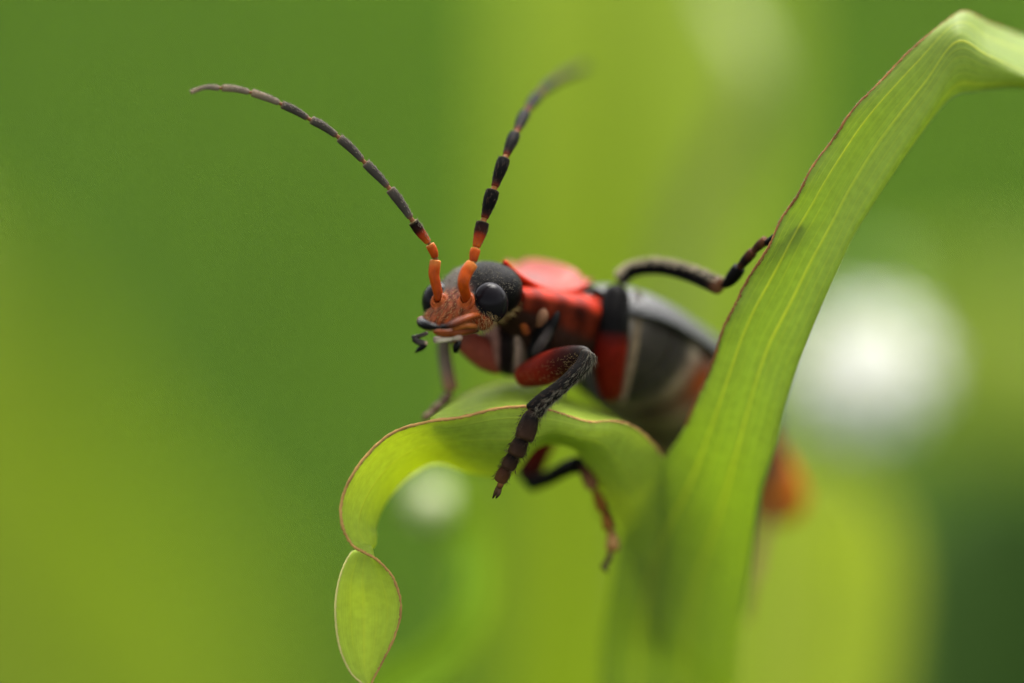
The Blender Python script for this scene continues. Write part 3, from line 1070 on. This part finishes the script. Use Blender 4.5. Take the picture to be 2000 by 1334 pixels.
part('mandible', [(948, 622, 20), (928, 616, -30), (904, 624, -66), (879, 636, -82), (852, 641, -86)], [4, 6, 7, 7, 3],
     [(0, (.08, .02, .006)), (.5, (.17, .036, .008)), (.74, (.08, .018, .006)), (.9, BLACK), (1, BLACK)], M_SHINY, flat=1.3)
part('mandible', [(823, 622, -20), (826, 632, -56), (840, 637, -78), (860, 640, -84)], [7, 9, 8, 3],
     [(0, (.10, .03, .01)), (.3, (.03, .012, .008)), (.5, BLACK), (1, BLACK)], M_SHINY, flat=1.3)
part('maxilla', [(944, 640, 10), (910, 636, -56), (884, 643, -72)], [6, 6, 4], [(0, (.10, .03, .01)), (1, (.26, .075, .015))], M_ORANGE)
part('lower_lip', [(846, 648, -58), (868, 651, -66), (894, 649, -58), (934, 642, -5)], [5, 8, 8, 8],
     [(0, (.17, .04, .008)), (.6, (.10, .022, .006)), (1, (.03, .010, .006))], M_ORANGE)
palp = empty('palp', P((850, 648, -50)), beetle)
part('palp_segment', [(836, 650, -50), (820, 656, -56), (804, 661, -60)], [4, 4.5, 5.5], [(0, (.08, .06, .05)), (1, BLACK)], M_SHINY, palp)
part('palp_segment', [(805, 662, -60), (818, 668, -64), (835, 672, -66)], [4, 6.5, 5], [(0, BLACK), (.8, (.05, .04, .035)), (1, TAN)], M_SHINY, palp)
part('palp_segment', [(833, 672, -66), (823, 679, -68), (810, 689, -70)], [3.5, 6, 1.5], BLACK, M_SHINY, palp)
palp = empty('palp', P((880, 660, -50)), beetle)
part('palp_segment', [(846, 664, -54), (865, 663, -58), (884, 660, -60)], [7, 6, 6], [(0, (.12, .08, .06)), (.3, (.4, .34, .26)), (1, (.4, .33, .25))], M_ORANGE, palp)
part('palp_segment', [(882, 659, -60), (893, 659, -60), (902, 664, -60)], [6, 7, 6], [(0, (.4, .33, .25)), (1, (.15, .09, .06))], M_ORANGE, palp)
V, F, t = tube([(900, 666, -61), (892, 676, -63), (888, 690, -64)], [5, 14, 8], n=14, seg=12, flat=.55, cap=.15)
mesh('palp_segment', P(V), F, M_SHINY, palp, col=np.tile(BLACK, (len(V), 1)))

# ---- pronotum: convex shield with a turned-up rim
near = np.array([(984, 514, 92), (1006, 538, 106), (1040, 560, 136), (1085, 575, 176), (1130, 569, 224), (1158, 551, 268)], float)
NU, NV = 50, 44
E = catmull(near, NU)
off = np.array((-165, -34, 110.))
Vp = np.zeros((NU, NV, 3))
cp = np.zeros((NU, NV, 3))
for j, a in enumerate(np.linspace(0, 1, NV)):
    for i in range(NU):
        sv = i / (NU - 1)
        wd = .35 + .65 * math.sin(math.pi * min(.5, .02 + sv * .9))
        hump = (1 - (2 * a - 1) ** 2) ** .8
        lip = 6 * math.exp(-(min(a, 1 - a) / .03) ** 2)
        Vp[i, j] = E[i] + off * a * wd + np.array((0, 52 * a * (1 - sv) ** 1.5, 30 * a * (1 - sv))) + np.array((0, -1, .12)) * (22 * hump * (.25 + .75 * math.sin(math.pi * min(.62, sv * .8))) - 9 * math.exp(-(min(a, 1 - a) - .1) ** 2 / .004) + lip)
        black = math.exp(-((a - .40) / .22) ** 2) * math.exp(-((sv - .45) / .26) ** 2)
        cp[i, j] = np.array((.20, .022, .009)) * (1 - black) + np.array((.018, .012, .014)) * black
Fp = [(i * NV + j, i * NV + j + 1, (i + 1) * NV + j + 1, (i + 1) * NV + j) for i in range(NU - 1) for j in range(NV - 1)]
pron = mesh('pronotum', P(Vp.reshape(-1, 3)), Fp, M_PRON, beetle, col=cp.reshape(-1, 3), solid=.006)
part('pronotum_rim', [tuple(x) for x in Vp[::5, 0]], [5, 5.5, 6, 6, 6, 5.5, 5], (.40, .022, .005), M_PRON, pron, n=50, seg=10, cap=.03)

# ---- wing cases
for s in (1, -1):
    i0, i1, na = 52, 140, 26
    Ve = []
    for i in range(i0, i1):
        t, l, u = body_frame(i)
        w = (i - i0) / (i1 - i0)
        open_ = .05 + .14 * w * (w > .75)
        for a in np.linspace(.5 * math.pi - open_, .07 * math.pi, na):
            ca, sa = math.cos(a), math.sin(a)
            k = 1.10 + .03 * math.sin(math.pi * w)
            Ve.append(ST[i, :3] + s * l * ST[i, 3] * k * abs(ca) ** .85 * np.sign(ca) + u * ST[i, 4] * (.80 if sa > 0 else 1.0) * k * np.sign(sa) * abs(sa))
    ne = i1 - i0
    Fe = [(i * na + j, i * na + j + 1, (i + 1) * na + j + 1, (i + 1) * na + j) for i in range(ne - 1) for j in range(na - 1)]
    mesh('wing_case', P(np.array(Ve)), Fe, M_ELY, beetle, col=np.tile((.012, .0115, .011), (len(Ve), 1)), solid=.008)

# ---- legs
def leg(joints, femur, tibia, tarsi, cf_, ct_, cta_, claw=None, coxa=None, flat=.75):
    """femur/tibia: (pts, radii); tarsi: list of (pts, (r0, r1)); parts of one leg"""
    root = empty('leg', P(femur[0][0]), beetle)
    if coxa:
        part('coxa', coxa[0], coxa[1], coxa[2], M_BLACK, root)
    part('femur', femur[0], femur[1], cf_, M_RED, root, n=26, seg=18)
    part('tibia', tibia[0], tibia[1], ct_, M_BLACK, root, n=30, seg=16, cap=.06)
    for pts, (r0, r1), cc in tarsi:
        V, F, t = tube(pts, [r0 * .8, (r0 + r1 * 1.6) / 2.6, r1 * 1.08, r1], n=16, seg=14, cap=.12, flat=flat)
        mesh('tarsus_segment', P(V), F, M_BLACK, root, col=mixcol(t, cc) if isinstance(cc, list) else np.tile(cc, (len(V), 1)))
    if claw:
        for pts, r in claw:
            part('claw', pts, [r, r * .8, r * .25], [(0, (.10, .05, .03)), (1, BLACK)], M_SHINY, root, n=12, seg=8)
    return root


TK = [(0, (.03, .018, .012)), (.3, BLACK), (1, (.04, .02, .012))]
front = leg(None,
            ([(1012, 738, 150), (1066, 720, 92), (1112, 700, 48), (1152, 688, 10)], [20, 32, 25, 13]),
            ([(1152, 686, 6), (1136, 716, -2), (1096, 755, -12), (1060, 784, -18), (1038, 808, -22)], [17, 15, 15, 17, 20]),
            [([(1042, 800, -20), (1034, 824, -24), (1022, 862, -28)], (15, 25), TK),
             ([(1028, 842, -26), (1016, 866, -24), (1005, 892, -22)], (13, 22), TK),
             ([(1010, 876, -24), (1000, 896, -18), (990, 916, -14)], (11, 19), TK),
             ([(996, 900, -18), (986, 920, -12), (975, 942, -6)], (9, 17), [(0, BLACK), (.5, (.04, .016, .008)), (1, (.07, .03, .012))]),
             ([(988, 920, -20), (981, 938, -14), (974, 954, -8)], (6, 8), [(0, (.16, .06, .025)), (.6, (.20, .08, .03)), (1, BLACK)])],
            [(0, (.14, .012, .004)), (.45, (.12, .009, .004)), (.66, (.03, .005, .004)), (.9, (.012, .008, .007)), (1, (.02, .018, .016))],
            [(0, (.04, .036, .03)), (.08, (.018, .016, .014)), (.3, (.009, .008, .007)), (1, BLACK)], None,
            [([(974, 950, -6), (968, 962, -2), (962, 974, 6)], 5), ([(976, 950, -8), (974, 964, -8), (968, 974, -4)], 5)],
            ([(1078, 612, 128), (1062, 650, 112), (1042, 705, 116)], [13, 20, 17], BLACK))
leg(None,
    ([(990, 716, 195), (955, 694, 190), (915, 668, 185), (885, 648, 180)], [22, 32, 27, 16]),
    ([(880, 645, 200), (868, 672, 212), (872, 715, 225), (882, 764, 230)], [15, 14, 14, 15]),
    [([(882, 764, 230), (874, 776, 222), (866, 786, 212)], (8, 13), [(0, (.14, .08, .05)), (1, (.12, .07, .05))]),
     ([(866, 785, 212), (856, 795, 198), (846, 803, 185)], (8, 12), [(0, (.2, .13, .09)), (1, (.15, .09, .06))]),
     ([(846, 803, 185), (838, 810, 178), (828, 818, 170)], (6, 9), [(0, (.2, .13, .09)), (1, (.15, .09, .06))])],
    [(0, (.16, .035, .02)), (.7, (.14, .03, .018)), (1, (.05, .025, .02))], [(0, (.06, .05, .04)), (.6, (.12, .085, .07)), (1, (.2, .1, .05))], None, None,
    ([(1000, 625, 185), (990, 670, 178), (985, 712, 188)], [16, 22, 18], BLACK))
midleg = leg(None,
    ([(1192, 778, 270), (1190, 715, 205), (1196, 640, 190), (1206, 556, 225)], [22, 31, 33, 24]),
    ([(1208, 552, 226), (1236, 528, 226), (1290, 522, 205), (1350, 536, 172), (1410, 562, 118)], [14, 14, 15, 16, 17]),
    [([(1412, 560, 116), (1428, 545, 104), (1446, 520, 92)], (10, 17), BLACK),
     ([(1440, 528, 94), (1456, 508, 84), (1473, 489, 77)], (10, 13), [(0, (.05, .018, .01)), (.5, BLACK), (1, (.06, .02, .01))]),
     ([(1466, 497, 78), (1482, 480, 72), (1498, 467, 64)], (9, 12), [(0, (.07, .025, .012)), (.5, (.02, .008, .005)), (1, (.09, .035, .015))]),
     ([(1494, 476, 62), (1512, 468, 50), (1532, 458, 43)], (9, 14), BLACK),
     ([(1526, 460, 43), (1548, 448, 40), (1568, 438, 40)], (11, 13), BLACK)],
    [(0, (.085, .006, .003)), (.52, (.10, .006, .003)), (.62, BLACK), (1, BLACK)],
    [(0, (.04, .03, .025)), (.1, BLACK), (.9, BLACK), (1, (.12, .05, .025))], None,
    [([(1562, 440, 46), (1568, 432, 44), (1566, 420, 42)], 5), ([(1562, 441, 46), (1574, 440, 48), (1582, 446, 52)], 5)],
    ([(1150, 700, 250), (1172, 740, 255), (1194, 778, 268)], [26, 30, 24], GREYB))
leg(None,
    ([(1090, 800, 420), (1060, 850, 400), (1040, 900, 380), (1030, 945, 360)], [22, 30, 28, 18]),
    ([(1032, 948, 356), (1070, 934, 320), (1105, 915, 275), (1134, 906, 240)], [14, 15, 16, 17]),
    [([(1134, 906, 240), (1146, 928, 236), (1160, 955, 232)], (12, 17), [(0, BLACK), (.6, (.12, .05, .025)), (1, (.18, .08, .035))]),
     ([(1160, 953, 232), (1170, 978, 230), (1178, 1000, 228)], (9, 14), [(0, (.12, .045, .008)), (1, (.14, .055, .010))]),
     ([(1178, 998, 228), (1185, 1018, 226), (1190, 1036, 224)], (8, 14), [(0, (.13, .05, .010)), (1, (.17, .07, .015))]),
     ([(1190, 1034, 224), (1196, 1056, 222), (1196, 1078, 220)], (9, 17), [(0, (.18, .08, .018)), (.6, (.30, .16, .06)), (1, (.2, .09, .02))]),
     ([(1194, 1068, 220), (1190, 1086, 218), (1186, 1100, 216)], (6, 8), [(0, (.2, .1, .05)), (1, BLACK)])],
    [(0, DRED), (.6, DRED), (1, BLACK)], BLACK, None,
    [([(1186, 1098, 216), (1182, 1110, 214), (1188, 1120, 212)], 5), ([(1184, 1098, 218), (1176, 1106, 218), (1180, 1116, 216)], 4)], None)
leg(None,
    ([(1400, 880, 640), (1440, 850, 700), (1490, 870, 780), (1520, 905, 830)], [24, 34, 30, 18]),
    ([(1522, 908, 832), (1505, 985, 850), (1482, 1060, 850), (1462, 1140, 840)], [13, 12, 12, 13]),
    [([(1462, 1140, 840), (1458, 1160, 836), (1455, 1180, 832)], (9, 13), (.14, .06, .03)),
     ([(1455, 1178, 832), (1452, 1195, 830), (1446, 1212, 826)], (8, 11), (.14, .06, .03))],
    [(0, DRED), (.7, DRED), (1, BLACK)], [(0, (.16, .07, .04)), (1, (.34, .17, .10))], None, None, None)
leg(None,
    ([(1300, 880, 700), (1260, 930, 720), (1220, 960, 740), (1180, 980, 760)], [24, 32, 28, 16]),
    ([(1178, 982, 760), (1210, 1010, 740), (1240, 1050, 720), (1262, 1100, 700)], [12, 12, 12, 13]),
    [([(1262, 1100, 700), (1270, 1120, 690), (1276, 1140, 680)], (9, 12), BLACK)],
    [(0, DRED), (.7, DRED), (1, BLACK)], BLACK, None, None, None)

part('side_plate', [(1246, 566, 262), (1240, 640, 236), (1228, 715, 240), (1212, 790, 275)], [8, 12, 12, 8], [(0, (.06, .05, .04)), (.4, (.17, .12, .075)), (1, (.14, .10, .07))], M_HEAD)
# plates and folds of the flank between head and middle leg
part('flank_plate', [(1054, 596, 108), (1058, 616, 100), (1052, 640, 104)], [8, 13, 7], [(0, (.02, .012, .01)), (.35, (.15, .075, .042)), (1, (.10, .04, .02))], M_HEAD)
part('flank_plate', [(1090, 604, 118), (1080, 632, 104), (1058, 668, 100), (1040, 700, 108)], [6, 10, 12, 9], [(0, BLACK), (.35, BLACK), (.6, (.05, .04, .035)), (1, BLACK)], M_SHINY)
part('flank_plate', [(1026, 590, 112), (1022, 625, 106), (1030, 655, 112)], [8, 10, 8], [(0, (.24, .03, .006)), (.5, (.26, .06, .012)), (1, (.08, .02, .008))], M_RED)
part('flank_plate', [(1128, 590, 182), (1118, 635, 172), (1100, 680, 170)], [8, 15, 10], [(0, (.20, .02, .005)), (.5, (.22, .045, .010)), (1, (.06, .014, .006))], M_RED)
part('flank_plate', [(1146, 572, 222), (1148, 612, 206), (1142, 655, 208)], [10, 17, 12], [(0, (.05, .04, .035)), (.5, (.30, .25, .21)), (1, (.08, .06, .05))], M_HEAD)
part('flank_plate', [(1113, 612, 170), (1108, 650, 164), (1118, 690, 176)], [4, 6, 5], BLACK, M_BLACK)
# ---- hair
def hair_on_head(cond, count, direction, length, rad, mat, name='hair', spread=.35):
    sel = np.where(cond)[0]
    k = rng.choice(sel, min(count, len(sel)), replace=False)
    nrm = Vh[k] - hp(0, -5, 30)
    nrm /= np.linalg.norm(nrm, axis=1)[:, None]
    d = nrm * .55 + np.asarray(direction) + rng.normal(0, spread, (len(k), 3))
    hairs(name, Vh[k] - nrm * .5, d, rng.uniform(*length, len(k)), rad, mat, body)


fr_ = q[:, 2]
hair_on_head((fr_ > 62) & (q[:, 1] > -30) & (pit > 18), 420, 1.0 * f_h - .35 * u_h, (6, 14), .34, M_HAIR)
hair_on_head((fr_ > 70) & (q[:, 1] < -12), 260, .6 * f_h - .7 * u_h, (8, 17), .4, M_HAIR)
hair_on_head((np.abs(q[:, 0]) > 40) & (fr_ > 60) & (q[:, 1] < 4), 420, .5 * f_h - .5 * u_h, (7, 15), .4, M_HAIR)
hair_on_head((fr_ < 50) & (fr_ > -30) & (q[:, 1] > 5), 420, .9 * f_h + .0 * u_h, (6, 14), .32, M_GREYHAIR)
hair_on_head((fr_ < 45) & (q[:, 1] < -28) & (q[:, 0] > 10), 260, -.5 * u_h + .4 * l_h, (9, 20), .45, M_HAIR)



def fur(pts, radii, count, lens, rad, mat, parent, lean=1.0, side=None, lo=.03, hi=.97, jit=.15):
    """bristles round a limb; side: only where the surface faces that way"""
    c = catmull(pts, 60)
    r = catmull(np.asarray(radii, float)[:, None], 60)[:, 0]
    t_, n_, b_ = frames(c)
    rt, dr, ln_ = [], [], []
    while len(rt) < count:
        i = rng.integers(int(60 * lo), max(int(60 * lo) + 1, int(60 * hi)))
        a = rng.uniform(0, 2 * np.pi)
        nv_ = math.cos(a) * n_[i] + math.sin(a) * b_[i]
        if side is not None and nv_ @ unit(side) < .35:
            continue
        rt.append(c[i] + nv_ * r[i] * .96)
        dr.append(nv_ * .5 + t_[i] * lean + rng.normal(0, jit, 3))
        ln_.append(rng.uniform(*lens))
    hairs('hair', np.array(rt), np.array(dr), ln_, rad, mat, parent)


TIB = [(1152, 686, 6), (1136, 716, -2), (1096, 755, -12), (1060, 784, -18), (1038, 808, -22)]
fur(TIB, [17, 15, 15, 17, 20], 300, (12, 24), .24, M_GREYHAIR, front, side=(.6, .5, -.4))
fur(TIB, [17, 15, 15, 17, 20], 260, (6, 14), .35, M_BHAIR, front)
fur([(1012, 738, 150), (1066, 720, 92), (1112, 700, 48), (1152, 688, 10)], [20, 32, 25, 13], 260, (7, 15), .35, M_HAIR, front, side=(.1, .6, -.6))
for pts, rr in (([(1042, 800, -20), (1034, 824, -24), (1022, 862, -28)], [15, 22, 24]), ([(1028, 842, -26), (1016, 866, -24), (1005, 892, -22)], [13, 19, 20]),
                ([(1010, 876, -24), (1000, 896, -18), (990, 916, -14)], [11, 16, 17]), ([(996, 900, -18), (986, 920, -12), (975, 942, -6)], [9, 14, 15])):
    fur(pts, rr, 130, (5, 11), .5, M_BHAIR, front, lean=.8, jit=.3)
fur([(1208, 552, 226), (1236, 528, 226), (1290, 522, 205), (1350, 536, 172), (1410, 562, 118)], [14, 14, 15, 16, 17], 750, (8, 15), .6, M_SHEENHAIR, midleg,
    side=(.1, -1, -.1), jit=.25)  # upper side only, the sky highlight painted by pale hairs
for root, segs, w in ant_fur:
    for pts, (w0, w1) in list(zip(segs, w))[2:]:
        fur(pts, [w0, w1, w1], 70, (4, 8), .35, M_GREYHAIR if root is ant_fur[1][0] else M_BHAIR, root, lean=1.3, side=(0, -1, -.3) if root is ant_fur[1][0] else None)
